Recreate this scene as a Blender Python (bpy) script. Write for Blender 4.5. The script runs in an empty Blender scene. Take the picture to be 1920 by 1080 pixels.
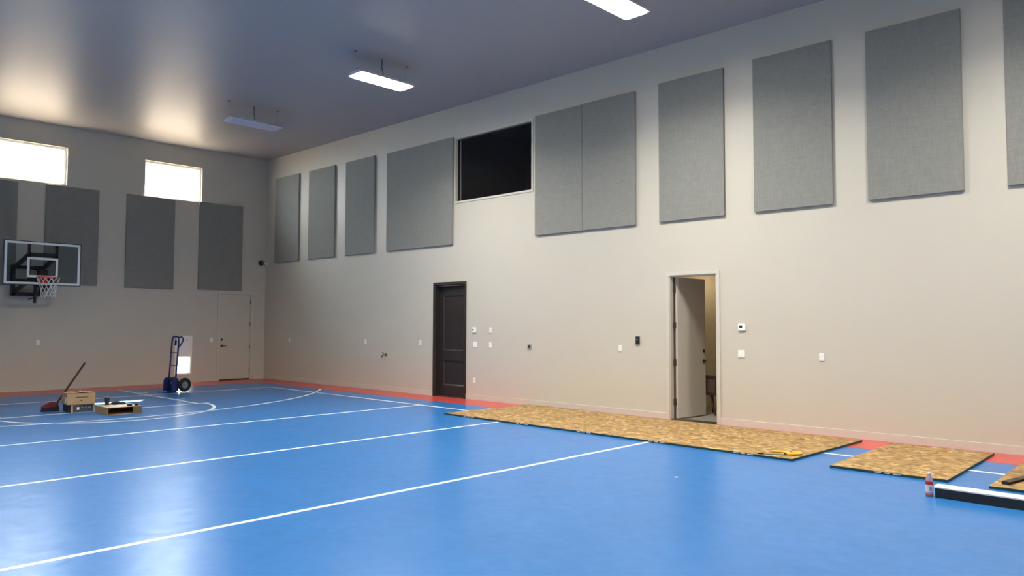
import bpy, bmesh, math, random
from mathutils import Vector, Matrix
random.seed(7)
C = bpy.context.scene.collection
SC = bpy.context.scene
R = math.radians

# ---------------------------------------------------------------- camera
cam_d = bpy.data.cameras.new('camera'); cam = bpy.data.objects.new('camera', cam_d); C.objects.link(cam)
CP = Vector((21.009, -11.408, 1.638)); F_PX = 1427.57
yaw, pitch, roll = 2.33034, 0.04702, 0.00234
fw = Vector((math.cos(yaw) * math.cos(pitch), math.sin(yaw) * math.cos(pitch), math.sin(pitch)))
r0 = fw.cross(Vector((0, 0, 1))).normalized(); u0 = r0.cross(fw)
rr = r0 * math.cos(roll) + u0 * math.sin(roll); uu = -r0 * math.sin(roll) + u0 * math.cos(roll)
cam.matrix_world = Matrix(((rr.x, uu.x, -fw.x, CP.x), (rr.y, uu.y, -fw.y, CP.y), (rr.z, uu.z, -fw.z, CP.z), (0, 0, 0, 1)))
cam_d.sensor_width = 36; cam_d.lens = 36 * F_PX / 1920; cam_d.clip_start = 0.05; cam_d.clip_end = 300
SC.camera = cam

# ---------------------------------------------------------------- world, sun, exposure
w = bpy.data.worlds.new('sky'); SC.world = w; w.use_nodes = True
bg = w.node_tree.nodes['Background']; bg.inputs[0].default_value = (0.92, 0.97, 1.0, 1); bg.inputs[1].default_value = 31.0
sun_d = bpy.data.lights.new('sun', 'SUN'); sun = bpy.data.objects.new('sun', sun_d); C.objects.link(sun)
sun_d.energy = 95; sun_d.color = (1.0, 0.86, 0.66); sun_d.angle = R(0.6)
sd = Vector((4.05, -2.85, -5.03))
sun.rotation_euler = sd.to_track_quat('-Z', 'Y').to_euler()
sun.location = (-12, 6, 20)
SC.view_settings.view_transform = 'Standard'; SC.view_settings.look = 'None'
SC.view_settings.exposure = 0.0; SC.view_settings.gamma = 1.0; SC.view_settings.use_curve_mapping = False
LAMP = 55.0; LAMP_W = 185.0

# ---------------------------------------------------------------- materials
def mat(name, col, rough=0.5, metal=0.0, spec=0.5, emit=None, es=0, noise=None, bump=None, trans=0, coat=0):
    m = bpy.data.materials.new(name); m.use_nodes = True
    nt = m.node_tree; b = nt.nodes['Principled BSDF']
    b.inputs['Base Color'].default_value = (*col, 1); b.inputs['Roughness'].default_value = rough
    b.inputs['Metallic'].default_value = metal; b.inputs['Specular IOR Level'].default_value = spec
    b.inputs['Transmission Weight'].default_value = trans
    b.inputs['Coat Weight'].default_value = coat
    if emit: b.inputs['Emission Color'].default_value = (*emit, 1); b.inputs['Emission Strength'].default_value = es
    tc = nt.nodes.new('ShaderNodeTexCoord')
    if noise is None: noise = (12, 0.06)
    n = nt.nodes.new('ShaderNodeTexNoise'); n.inputs['Scale'].default_value = noise[0]; n.inputs['Detail'].default_value = 4
    nt.links.new(tc.outputs['Object'], n.inputs['Vector'])
    mr = nt.nodes.new('ShaderNodeMapRange'); mr.inputs['To Min'].default_value = 1 - noise[1]; mr.inputs['To Max'].default_value = 1 + noise[1]
    nt.links.new(n.outputs['Fac'], mr.inputs['Value'])
    hv = nt.nodes.new('ShaderNodeHueSaturation'); hv.inputs['Color'].default_value = (*col, 1)
    nt.links.new(mr.outputs['Result'], hv.inputs['Value']); nt.links.new(hv.outputs['Color'], b.inputs['Base Color'])
    if bump:
        n2 = nt.nodes.new('ShaderNodeTexNoise'); n2.inputs['Scale'].default_value = bump[0]; n2.inputs['Detail'].default_value = 3
        nt.links.new(tc.outputs['Object'], n2.inputs['Vector'])
        bp = nt.nodes.new('ShaderNodeBump'); bp.inputs['Strength'].default_value = bump[1]; bp.inputs['Distance'].default_value = bump[2]
        nt.links.new(n2.outputs['Fac'], bp.inputs['Height']); nt.links.new(bp.outputs['Normal'], b.inputs['Normal'])
    return m

def floor_mat(name, col, rough=0.3):
    """poured sports surface: satin coat with slow ripples left by the roller"""
    m = bpy.data.materials.new(name); m.use_nodes = True; nt = m.node_tree; N = nt.nodes; L = nt.links
    b = N['Principled BSDF']; b.inputs['Specular IOR Level'].default_value = 0.5
    g = N.new('ShaderNodeNewGeometry')
    n = N.new('ShaderNodeTexNoise'); n.inputs['Scale'].default_value = 1.3; n.inputs['Detail'].default_value = 5; n.inputs['Roughness'].default_value = 0.6
    L.new(g.outputs['Position'], n.inputs['Vector'])
    mr = N.new('ShaderNodeMapRange'); mr.inputs['To Min'].default_value = 0.86; mr.inputs['To Max'].default_value = 1.14
    L.new(n.outputs['Fac'], mr.inputs['Value'])
    hv = N.new('ShaderNodeHueSaturation'); hv.inputs['Color'].default_value = (*col, 1); L.new(mr.outputs['Result'], hv.inputs['Value'])
    L.new(hv.outputs['Color'], b.inputs['Base Color'])
    n3 = N.new('ShaderNodeTexNoise'); n3.inputs['Scale'].default_value = 5.0; n3.inputs['Detail'].default_value = 6
    L.new(g.outputs['Position'], n3.inputs['Vector'])
    m3 = N.new('ShaderNodeMapRange'); m3.inputs['From Min'].default_value = 0.3; m3.inputs['From Max'].default_value = 0.7
    m3.inputs['To Min'].default_value = rough; m3.inputs['To Max'].default_value = rough + 0.035
    L.new(n3.outputs['Fac'], m3.inputs['Value']); L.new(m3.outputs['Result'], b.inputs['Roughness'])
    acc = None   # roller ripples tilt the surface normal a little
    for sc, k in ((9.0, 0.085), (1.8, 0.020)):
        n2 = N.new('ShaderNodeTexNoise'); n2.inputs['Scale'].default_value = sc; n2.inputs['Detail'].default_value = 2.0
        L.new(g.outputs['Position'], n2.inputs['Vector'])
        sb = N.new('ShaderNodeVectorMath'); sb.operation = 'SUBTRACT'; sb.inputs[1].default_value = (0.5, 0.5, 0.5); L.new(n2.outputs['Color'], sb.inputs[0])
        ma = N.new('ShaderNodeVectorMath'); ma.operation = 'MULTIPLY_ADD'; ma.inputs[1].default_value = (k, k, 0.0); L.new(sb.outputs[0], ma.inputs[0])
        L.new(acc if acc is not None else g.outputs['Normal'], ma.inputs[2]); acc = ma.outputs[0]
    nn = N.new('ShaderNodeVectorMath'); nn.operation = 'NORMALIZE'; L.new(acc, nn.inputs[0]); L.new(nn.outputs[0], b.inputs['Normal'])
    return m

def fabric_mat():
    m = bpy.data.materials.new('acoustic_fabric'); m.use_nodes = True; nt = m.node_tree; N = nt.nodes; L = nt.links
    b = N['Principled BSDF']; b.inputs['Roughness'].default_value = 0.9; b.inputs['Specular IOR Level'].default_value = 0.25
    b.inputs['Sheen Weight'].default_value = 0.15
    g = N.new('ShaderNodeNewGeometry')
    outs = []
    for sc in ((90, 90, 9), (9, 9, 90)):
        mp = N.new('ShaderNodeMapping'); mp.inputs['Scale'].default_value = sc
        n = N.new('ShaderNodeTexNoise'); n.inputs['Scale'].default_value = 1.0; n.inputs['Detail'].default_value = 3
        L.new(g.outputs['Position'], mp.inputs['Vector']); L.new(mp.outputs['Vector'], n.inputs['Vector']); outs.append(n)
    ad = N.new('ShaderNodeMath'); ad.operation = 'ADD'; L.new(outs[0].outputs['Fac'], ad.inputs[0]); L.new(outs[1].outputs['Fac'], ad.inputs[1])
    mr = N.new('ShaderNodeMapRange'); mr.inputs['From Min'].default_value = 0.6; mr.inputs['From Max'].default_value = 1.4
    mr.inputs['To Min'].default_value = 0.87; mr.inputs['To Max'].default_value = 1.13
    L.new(ad.outputs[0], mr.inputs['Value'])
    hv = N.new('ShaderNodeHueSaturation'); hv.inputs['Color'].default_value = (0.245, 0.245, 0.222, 1)
    L.new(mr.outputs['Result'], hv.inputs['Value']); L.new(hv.outputs['Color'], b.inputs['Base Color'])
    bp = N.new('ShaderNodeBump'); bp.inputs['Strength'].default_value = 0.3; bp.inputs['Distance'].default_value = 0.002
    L.new(ad.outputs[0], bp.inputs['Height']); L.new(bp.outputs['Normal'], b.inputs['Normal'])
    return m

def osb_mat():
    """pressed wood strands: stretched voronoi cells in three directions"""
    m = bpy.data.materials.new('osb_strands'); m.use_nodes = True; nt = m.node_tree; N = nt.nodes; L = nt.links
    b = N['Principled BSDF']; b.inputs['Roughness'].default_value = 0.6; b.inputs['Specular IOR Level'].default_value = 0.3
    g = N.new('ShaderNodeNewGeometry')
    wn = N.new('ShaderNodeTexNoise'); wn.inputs['Scale'].default_value = 9
    L.new(g.outputs['Position'], wn.inputs['Vector'])
    wa = N.new('ShaderNodeVectorMath'); wa.operation = 'MULTIPLY_ADD'; wa.inputs[1].default_value = (0.10, 0.10, 0.0)
    L.new(wn.outputs['Color'], wa.inputs[0]); L.new(g.outputs['Position'], wa.inputs[2])
    layers = []
    for ang, s in ((20, (11, 19, 1)), (-48, (12, 20, 1)), (75, (11, 21, 1))):
        mp = N.new('ShaderNodeMapping'); mp.inputs['Rotation'].default_value = (0, 0, R(ang)); mp.inputs['Scale'].default_value = s
        v = N.new('ShaderNodeTexVoronoi'); v.voronoi_dimensions = '2D'; v.inputs['Scale'].default_value = 1.0
        L.new(wa.outputs[0], mp.inputs['Vector']); L.new(mp.outputs['Vector'], v.inputs['Vector'])
        sp = N.new('ShaderNodeSeparateColor'); L.new(v.outputs['Color'], sp.inputs[0]); layers.append(sp)
    pk = N.new('ShaderNodeTexVoronoi'); pk.voronoi_dimensions = '2D'; pk.inputs['Scale'].default_value = 13
    L.new(wa.outputs[0], pk.inputs['Vector']); ps = N.new('ShaderNodeSeparateColor'); L.new(pk.outputs['Color'], ps.inputs[0])
    prev = layers[0].outputs[0]
    for k, th in ((1, 0.38), (2, 0.70)):
        gt = N.new('ShaderNodeMath'); gt.operation = 'GREATER_THAN'; gt.inputs[1].default_value = th; L.new(ps.outputs[0], gt.inputs[0])
        mx = N.new('ShaderNodeMix'); L.new(gt.outputs[0], mx.inputs['Factor']); L.new(prev, mx.inputs[2]); L.new(layers[k].outputs[0], mx.inputs[3]); prev = mx.outputs[0]
    cr = N.new('ShaderNodeValToRGB'); e = cr.color_ramp.elements
    e[0].position = 0.0; e[0].color = (0.19, 0.105, 0.035, 1); e[1].position = 1.0; e[1].color = (0.66, 0.46, 0.22, 1)
    for p, c in ((0.15, (0.24, 0.14, 0.05, 1)), (0.5, (0.36, 0.225, 0.085, 1)), (0.85, (0.45, 0.29, 0.12, 1))):
        x = e.new(p); x.color = c
    L.new(prev, cr.inputs['Fac'])
    hv = N.new('ShaderNodeHueSaturation'); hv.inputs['Value'].default_value = 1.0; L.new(cr.outputs['Color'], hv.inputs['Color'])
    L.new(hv.outputs['Color'], b.inputs['Base Color'])
    bp = N.new('ShaderNodeBump'); bp.inputs['Strength'].default_value = 0.35; bp.inputs['Distance'].default_value = 0.003
    L.new(prev, bp.inputs['Height']); L.new(bp.outputs['Normal'], b.inputs['Normal'])
    return m

def glass_mat(name, tint=(1, 1, 1), ior=1.5):
    """thin pane: clear transmission plus Fresnel reflection"""
    m = bpy.data.materials.new(name); m.use_nodes = True; nt = m.node_tree; N = nt.nodes; L = nt.links
    N.remove(N['Principled BSDF']); out = N['Material Output']
    t = N.new('ShaderNodeBsdfTransparent'); t.inputs[0].default_value = (*tint, 1)
    gl = N.new('ShaderNodeBsdfGlossy'); gl.inputs['Roughness'].default_value = 0.02
    fr = N.new('ShaderNodeFresnel'); fr.inputs[0].default_value = ior
    ge = N.new('ShaderNodeNewGeometry'); iv = N.new('ShaderNodeMath'); iv.operation = 'SUBTRACT'; iv.inputs[0].default_value = 1.0; L.new(ge.outputs['Backfacing'], iv.inputs[1])
    mu = N.new('ShaderNodeMath'); mu.operation = 'MULTIPLY'; L.new(fr.outputs[0], mu.inputs[0]); L.new(iv.outputs[0], mu.inputs[1])
    mx = N.new('ShaderNodeMixShader'); L.new(mu.outputs[0], mx.inputs[0]); L.new(t.outputs[0], mx.inputs[1]); L.new(gl.outputs[0], mx.inputs[2])
    L.new(mx.outputs[0], out.inputs['Surface'])
    return m

def film_mat():
    """milky flap film: scatters the daylight behind it"""
    m = bpy.data.materials.new('flap_film'); m.use_nodes = True; nt = m.node_tree; N = nt.nodes; L = nt.links
    N.remove(N['Principled BSDF'])
    a = N.new('ShaderNodeBsdfTransparent'); a.inputs[0].default_value = (0.35, 0.36, 0.37, 1)
    b = N.new('ShaderNodeBsdfTranslucent'); b.inputs[0].default_value = (0.55, 0.55, 0.53, 1)
    x = N.new('ShaderNodeMixShader'); x.inputs[0].default_value = 0.7
    L.new(a.outputs[0], x.inputs[1]); L.new(b.outputs[0], x.inputs[2]); L.new(x.outputs[0], N['Material Output'].inputs['Surface'])
    return m

M = dict(
    wall=mat('wall_paint', (0.57, 0.535, 0.450), 0.50, noise=(2.0, 0.02), bump=(60, 0.25, 0.002)),
    ceil=mat('ceiling_paint', (0.36, 0.355, 0.355), 0.46, spec=0.65, noise=(0.7, 0.03), bump=(2.0, 0.2, 0.02)),
    trimw=mat('trim_paint', (0.60, 0.565, 0.49), 0.4),
    vinyl=mat('white_vinyl', (0.86, 0.86, 0.84), 0.35),
    white=mat('white_plastic', (0.92, 0.91, 0.88), 0.35),
    enamel=mat('white_enamel', (0.72, 0.74, 0.80), 0.35),
    black=mat('black_plastic', (0.012, 0.012, 0.013), 0.45),
    blackm=mat('black_steel', (0.014, 0.015, 0.018), 0.45),
    darkw=mat('espresso_paint', (0.026, 0.020, 0.018), 0.38, noise=(5, 0.12)),
    steel=mat('brushed_steel', (0.45, 0.45, 0.44), 0.35, 0.9),
    satin=mat('satin_grey_plate', (0.36, 0.35, 0.33), 0.4),
    bronze=mat('dark_bronze', (0.09, 0.065, 0.05), 0.4, 0.6),
    blue=floor_mat('blue_court_paint', (0.022, 0.168, 0.475), 0.282),
    red=floor_mat('red_court_paint', (0.60, 0.075, 0.065), 0.282),
    line=floor_mat('white_line_paint', (0.90, 0.97, 0.98), 0.282),
    fabric=fabric_mat(), osb=osb_mat(),
    green=mat('sealed_edge_paint', (0.006, 0.045, 0.050), 0.6, noise=(30, 0.3)),
    card=mat('corrugated_card', (0.40, 0.26, 0.135), 0.75, noise=(14, 0.1)),
    card_in=mat('card_inside', (0.20, 0.12, 0.065), 0.8),
    card_l=mat('pale_card', (0.72, 0.57, 0.36), 0.7),
    print_d=mat('printed_card', (0.045, 0.052, 0.075), 0.5, noise=(25, 0.4)),
    ink=mat('dark_ink', (0.05, 0.035, 0.03), 0.7),
    paper=mat('paper', (0.85, 0.82, 0.74), 0.8),
    glass=glass_mat('window_glass'), bglass=glass_mat('backboard_glass', (0.80, 0.85, 0.86), 1.25),
    bwhite=mat('backboard_white', (0.80, 0.84, 0.86), 0.4),
    orange=mat('rim_red', (0.75, 0.035, 0.020), 0.4), net=mat('white_net_cord', (0.72, 0.70, 0.68), 0.8),
    tblue=mat('blue_enamel', (0.010, 0.020, 0.12), 0.35), rubber=mat('black_rubber', (0.012, 0.012, 0.013), 0.8),
    hub=mat('grey_wheel_hub', (0.16, 0.18, 0.24), 0.4),
    maroon=mat('red_broom_block', (0.16, 0.012, 0.02), 0.5), bristle=mat('dark_bristles', (0.02, 0.015, 0.02), 0.9),
    wood_d=mat('brown_wood', (0.035, 0.012, 0.008), 0.4, noise=(20, 0.2)), leather=mat('brown_leather', (0.085, 0.045, 0.028), 0.5, noise=(9, 0.4)),
    yellow=mat('yellow_grip', (0.80, 0.50, 0.03), 0.4), led=mat('led_diffuser', (0.9, 0.9, 0.9), 0.4, emit=(1.0, 0.95, 0.86), es=LAMP),
    off=mat('unlit_diffuser', (0.62, 0.65, 0.74), 0.35),
    warm=mat('side_room_lamp', (0.9, 0.9, 0.9), 0.4, emit=(1.0, 0.82, 0.56), es=26),
    sidewall=mat('cream_wall', (0.66, 0.58, 0.42), 0.55), sidefloor=mat('grey_side_floor', (0.34, 0.31, 0.27), 0.5, noise=(6, 0.2)),
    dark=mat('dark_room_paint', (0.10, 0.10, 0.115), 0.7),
    ground=mat('sandy_ground', (0.24, 0.195, 0.14), 0.9, noise=(0.6, 0.1)),
    flap=film_mat(),
    rlabel=mat('red_label', (0.50, 0.02, 0.035), 0.4), wlabel=mat('white_label', (0.75, 0.73, 0.75), 0.4),
    pet=mat('clear_plastic', (0.75, 0.62, 0.68), 0.12, trans=0.65),
    shinyw=mat('white_glazed', (0.82, 0.82, 0.78), 0.3),
)

# ---------------------------------------------------------------- mesh helpers
def link(name, bm, m, parent=None, smooth=False, kind=None):
    me = bpy.data.meshes.new(name); bmesh.ops.recalc_face_normals(bm, faces=bm.faces[:]); bm.to_mesh(me); bm.free()
    if smooth:
        for p in me.polygons: p.use_smooth = True
    for mm in (m if isinstance(m, (list, tuple)) else [m]): me.materials.append(mm)
    o = bpy.data.objects.new(name, me); C.objects.link(o)
    if parent: o.parent = parent
    if kind: o['kind'] = kind
    return o
def tag(o, label, cat, group=None):
    o['label'] = label; o['category'] = cat
    if group: o['group'] = group
    return o
def empty(name, loc=(0, 0, 0), rz=0):
    o = bpy.data.objects.new(name, None); C.objects.link(o); o.location = loc; o.rotation_euler = (0, 0, rz); o.empty_display_size = 0.1
    return o
def thing(name, label, cat, loc=(0, 0, 0), rz=0, group=None): return tag(empty(name, loc, rz), label, cat, group)
def NB(): return bmesh.new()
def box(bm, x0, x1, y0, y1, z0, z1, bev=0, mi=0, mtx=None):
    vs = [bm.verts.new(v) for v in ((x0, y0, z0), (x1, y0, z0), (x1, y1, z0), (x0, y1, z0), (x0, y0, z1), (x1, y0, z1), (x1, y1, z1), (x0, y1, z1))]
    fs = [bm.faces.new([vs[i] for i in f]) for f in ((0, 3, 2, 1), (4, 5, 6, 7), (0, 1, 5, 4), (1, 2, 6, 5), (2, 3, 7, 6), (3, 0, 4, 7))]
    for f in fs: f.material_index = mi
    if mtx is not None: bmesh.ops.transform(bm, matrix=mtx, verts=vs)
    if bev:
        es = list({e for f in fs for e in f.edges})
        bmesh.ops.bevel(bm, geom=es, offset=bev, segments=2, affect='EDGES', profile=0.6)
    return bm
def tube(bm, pts, r, n=10, closed=False, r1=None):
    pts = [Vector(p) for p in pts]; rings = []; N = len(pts); up = None
    for i, p in enumerate(pts):
        a = pts[(i - 1) % N] if (closed or i > 0) else p; b = pts[(i + 1) % N] if (closed or i < N - 1) else p
        t = (b - a).normalized()
        if up is None:
            up = Vector((0, 0, 1)) if abs(t.z) < 0.9 else Vector((1, 0, 0))
        s = t.cross(up)
        if s.length < 1e-4: s = t.cross(Vector((1, 0.3, 0)))
        s.normalize(); up = s.cross(t).normalized()
        rad = r if r1 is None else r + (r1 - r) * i / max(1, N - 1)
        rings.append([bm.verts.new(p + (s * math.cos(k * 2 * math.pi / n) + up * math.sin(k * 2 * math.pi / n)) * rad) for k in range(n)])
    for i in range(N if closed else N - 1):
        A, B = rings[i], rings[(i + 1) % N]
        for k in range(n): bm.faces.new((A[k], A[(k + 1) % n], B[(k + 1) % n], B[k]))
    if not closed: bm.faces.new(rings[0][::-1]); bm.faces.new(rings[-1])
    return bm
def lathe(bm, prof, n=24, cx=0, cy=0, cz=0, axis='z', mi=0):
    rings = []
    for r, z in prof:
        ring = []
        for k in range(n):
            a = 2 * math.pi * k / n; x, y = r * math.cos(a), r * math.sin(a)
            v = {'z': (x, y, z), 'x': (z, x, y), 'y': (x, z, y)}[axis]
            ring.append(bm.verts.new((v[0] + cx, v[1] + cy, v[2] + cz)))
        rings.append(ring)
    for A, B in zip(rings, rings[1:]):
        for k in range(n): bm.faces.new((A[k], A[(k + 1) % n], B[(k + 1) % n], B[k])).material_index = mi
    bm.faces.new(rings[0]).material_index = mi; bm.faces.new(rings[-1]).material_index = mi
    return bm
def prism(bm, poly, lo, hi, axis='z', mi=0):
    def P(a, b, c): return {'z': (a, b, c), 'y': (a, c, b), 'x': (c, a, b)}[axis]
    A = [bm.verts.new(P(a, b, lo)) for a, b in poly]; B = [bm.verts.new(P(a, b, hi)) for a, b in poly]; n = len(poly)
    fs = [bm.faces.new(A), bm.faces.new(B)] + [bm.faces.new((A[i], A[(i + 1) % n], B[(i + 1) % n], B[i])) for i in range(n)]
    for f in fs: f.material_index = mi
    return bm

RX, RY, RZ = 25.2, -12.5, 6.525    # room: x 0..RX (far wall at 0), y RY..0 (panelled wall at 0), z 0..RZ
TH = 0.16
def wall_grid(name, axis, at, th, a0, a1, z0, z1, holes, m):
    """wall slab with true openings; axis 'x': plane x=at spanning y; axis 'y': plane y=at spanning x; th is signed"""
    bm = NB()
    A = sorted({a0, a1, *[h[0] for h in holes], *[h[1] for h in holes]}); Z = sorted({z0, z1, *[h[2] for h in holes], *[h[3] for h in holes]})
    def P(a, d, z): return (at + d, a, z) if axis == 'x' else (a, at + d, z)
    vc = {}
    def V(a, d, z):
        k = (round(a, 5), round(d, 5), round(z, 5))
        if k not in vc: vc[k] = bm.verts.new(P(a, d, z))
        return vc[k]
    solid = lambda i, j: 0 <= i < len(A) - 1 and 0 <= j < len(Z) - 1 and not any(h[0] <= (A[i] + A[i + 1]) / 2 <= h[1] and h[2] <= (Z[j] + Z[j + 1]) / 2 <= h[3] for h in holes)
    for i in range(len(A) - 1):
        for j in range(len(Z) - 1):
            if not solid(i, j): continue
            p, q, r, s = A[i], A[i + 1], Z[j], Z[j + 1]
            for d in (0, th): bm.faces.new((V(p, d, r), V(q, d, r), V(q, d, s), V(p, d, s)))
            if not solid(i - 1, j): bm.faces.new((V(p, 0, r), V(p, th, r), V(p, th, s), V(p, 0, s)))
            if not solid(i + 1, j): bm.faces.new((V(q, 0, r), V(q, th, r), V(q, th, s), V(q, 0, s)))
            if not solid(i, j - 1): bm.faces.new((V(p, 0, r), V(q, 0, r), V(q, th, r), V(p, th, r)))
            if not solid(i, j + 1): bm.faces.new((V(p, 0, s), V(q, 0, s), V(q, th, s), V(p, th, s)))
    return link(name, bm, m, kind='structure')

# ---------------------------------------------------------------- room shell
W1 = (-6.95, -5.395, 5.06, 6.0); W2 = (-3.535, -1.98, 5.03, 6.0)
OBS = (8.435, 10.72, 4.365, 5.775); D2 = (7.765, 8.745, 0.0, 2.515); D3 = (13.925, 14.825, 0.0, 2.475); D1 = (-1.395, -0.44, 0.0, 2.49)
PET = (-2.62, -2.19, 0.24, 1.27)
link('floor', box(NB(), -TH, RX + TH, RY - TH, TH, -0.12, 0.0), M['blue'], kind='structure')
floor = bpy.data.objects['floor']
link('ceiling', box(NB(), -TH, RX + TH, RY - TH, TH, RZ, RZ + 0.15), M['ceil'], kind='structure')
# far wall
wall_grid('wall_far', 'x', 0, -TH, RY, 0.0, 0, RZ, [W1, W2, D1, PET], M['wall'])
wall_grid('wall_right', 'y', 0, TH, -TH, RX, 0, RZ, [OBS, D2, D3], M['wall'])
wall_grid('wall_left', 'y', RY, -TH, -TH, RX, 0, RZ, [], M['wall'])
wall_grid('wall_rear', 'x', RX, TH, RY, 0, 0, RZ, [], M['wall'])
# roof eave outside the far wall (its edge cuts the sun down to a sliver)
o = link('roof_eave', box(NB(), -1.0, -TH, RY - 1, 1, 6.62, 6.80), M['trimw'], kind='structure')
o = link('ground_outside', box(NB(), -60, -TH - 0.001, -45, 40, -0.25, -0.10), M['ground'], kind='structure')

# baseboards
bm = NB()
for a, b in ((0.016, 7.705), (8.79, 13.865), (14.885, RX)):
    box(bm, a, b, -0.016, -0.0005, 0.0, 0.115, 0.004)
link('baseboard_right', bm, M['trimw'], kind='structure')
bm = NB()
for a, b in ((RY, -1.46), (-0.375, -0.001)):
    box(bm, 0.0005, 0.016, a, b, 0.0, 0.115, 0.004)
link('baseboard_far', bm, M['trimw'], kind='structure')

# ---------------------------------------------------------------- floor markings (paint, parts of the floor)
def ribbon(pts, wd, name='court_line', m=None, z=0.0012):
    bm = NB(); L_ = []; 
    for i, p in enumerate(pts):
        a = Vector(pts[max(0, i - 1)]); b = Vector(pts[min(len(pts) - 1, i + 1)]); t = (b - a).normalized(); n = Vector((-t.y, t.x)) * wd / 2
        p = Vector(p); L_.append([(p + n), (p - n)])
    vs = [[bm.verts.new((q.x, q.y, zz)) for q in pr for zz in (z, 0.0001)] for pr in L_]
    for A, B in zip(vs, vs[1:]):
        bm.faces.new((A[0], B[0], B[2], A[2])); bm.faces.new((A[0], A[1], B[1], B[0])); bm.faces.new((A[2], B[2], B[3], A[3])); bm.faces.new((A[1], A[3], B[3], B[1]))
    return link(name, bm, m or M['line'], floor)
RB = -0.82
o = link('border_strip', box(NB(), 1.25, RX, RB, -0.001, 0.0001, 0.0008), M['red'], floor); o['label'] = 'red border strip'
o = link('border_strip', box(NB(), 0.001, 1.25, RY, -0.001, 0.0001, 0.0008), M['red'], floor); o['label'] = 'red border strip'
LW = 0.06
SY = -1.42
ribbon([(3.0, SY), (RX - 2, SY - 0.18)], LW)                       # side line
ribbon([(3.0, SY), (3.1, -10.5)], LW)                               # end line
ribbon([(9.05, SY - 0.06), (9.05, -10.5)], LW)
ribbon([(12.02, SY - 0.09), (12.02, -10.5)], LW)
ribbon([(15.03, SY - 0.12), (15.03, -10.5)], LW)
ribbon([(21.0, SY - 0.17), (21.0, -10.5)], LW)
YC = -6.2
ribbon([(5.62, YC + 1.95), (5.62, YC - 1.95)], LW)                  # free throw line
ribbon([(1.25, YC + 1.72), (5.62, YC + 1.72)], LW); ribbon([(1.25, YC - 1.72), (5.62, YC - 1.72)], LW)
for tx in (2.4, 3.5, 4.45):
    for s in (1, -1): ribbon([(tx, YC + s * 1.74), (tx, YC + s * 1.95)], 0.10 if tx < 3 else LW)
ribbon([(5.62 + 1.90 * math.cos(a), YC + 1.85 * math.sin(a)) for a in [R(-90 + 180 * k / 48) for k in range(49)]], LW)
a0 = math.asin((abs(YC) + RB - 0.0) / 6.55)
ribbon([(0.50 + 6.62 * math.cos(a), YC + 6.62 * math.sin(a)) for a in [R(-54) + (R(54.5) + R(54)) * k / 90 for k in range(91)]], LW)

# ---------------------------------------------------------------- windows
def window(name, W):
    y0, y1, z0, z1 = W
    root = empty(name, (0, 0, 0)); root['kind'] = 'structure'
    bm = NB(); f = 0.032; e = 0.002
    for a, b, c, d in ((y0 + e, y1 - e, z1 - f, z1 - e), (y0 + e, y1 - e, z0 + e, z0 + f), (y0 + e, y0 + f, z0 + f, z1 - f), (y1 - f, y1 - e, z0 + f, z1 - f)):
        box(bm, -0.13, -0.07, a, b, c, d, 0.004)
    link('window_frame', bm, M['vinyl'], root)
    bm = NB(); f2 = f + 0.018
    for a, b, c, d in ((y0 + f, y1 - f, z1 - f2, z1 - f), (y0 + f, y1 - f, z0 + f, z0 + f2), (y0 + f, y0 + f2, z0 + f2, z1 - f2), (y1 - f2, y1 - f, z0 + f2, z1 - f2)):
        box(bm, -0.12, -0.085, a, b, c, d)
    link('sash', bm, M['vinyl'], root)
    link('pane', box(NB(), -0.104, -0.100, y0 + f2, y1 - f2, z0 + f2, z1 - f2), M['glass'], root)
window('window_1', W1); window('window_2', W2)

# observation window high on the right wall, dark room behind it
ow = empty('window_3'); ow['kind'] = 'structure'
x0, x1, z0, z1 = OBS
bm = NB(); t = 0.045
for a, b, c, d in ((x0 - t, x1 + t, z1, z1 + t), (x0 - t, x1 + t, z0 - t, z0), (x0 - t, x0, z0, z1), (x1, x1 + t, z0, z1)):
    box(bm, a, b, -0.014, -0.0005, c, d, 0.003)
link('window_frame', bm, M['trimw'], ow)
bm = NB(); e = 0.001
for a, b, c, d in ((x0 + e, x1 - e, z1 - 0.02, z1 - e), (x0 + e, x1 - e, z0 + e, z0 + 0.02), (x0 + e, x0 + 0.02, z0 + 0.02, z1 - 0.02), (x1 - 0.02, x1 - e, z0 + 0.02, z1 - 0.02)):
    box(bm, a, b, 0.06, 0.10, c, d)
link('stop_bead', bm, M['black'], ow)
link('pane', box(NB(), x0 + 0.02, x1 - 0.02, 0.078, 0.084, z0 + 0.02, z1 - 0.02), M['glass'], ow)
def room_box(name, X0, X1, Y0, Y1, Z0, Z1, m, mf=None, mc=None):
    t = 0.06; bm = NB()
    box(bm, X0 - t, X0, Y0, Y1 + t, Z0, Z1); box(bm, X1, X1 + t, Y0, Y1 + t, Z0, Z1); box(bm, X0, X1, Y1, Y1 + t, Z0, Z1)
    box(bm, X0 - t, X1 + t, Y0, Y1 + t, Z1, Z1 + t, mi=2); box(bm, X0 - t, X1 + t, Y0, Y1 + t, Z0 - t, Z0, mi=1)
    return link(name, bm, [m, mf or m, mc or m], kind='structure')
room_box('wall_viewing_room', 7.6, 11.6, TH + 0.001, 3.2, 3.6, 6.4, M['dark'])

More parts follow.
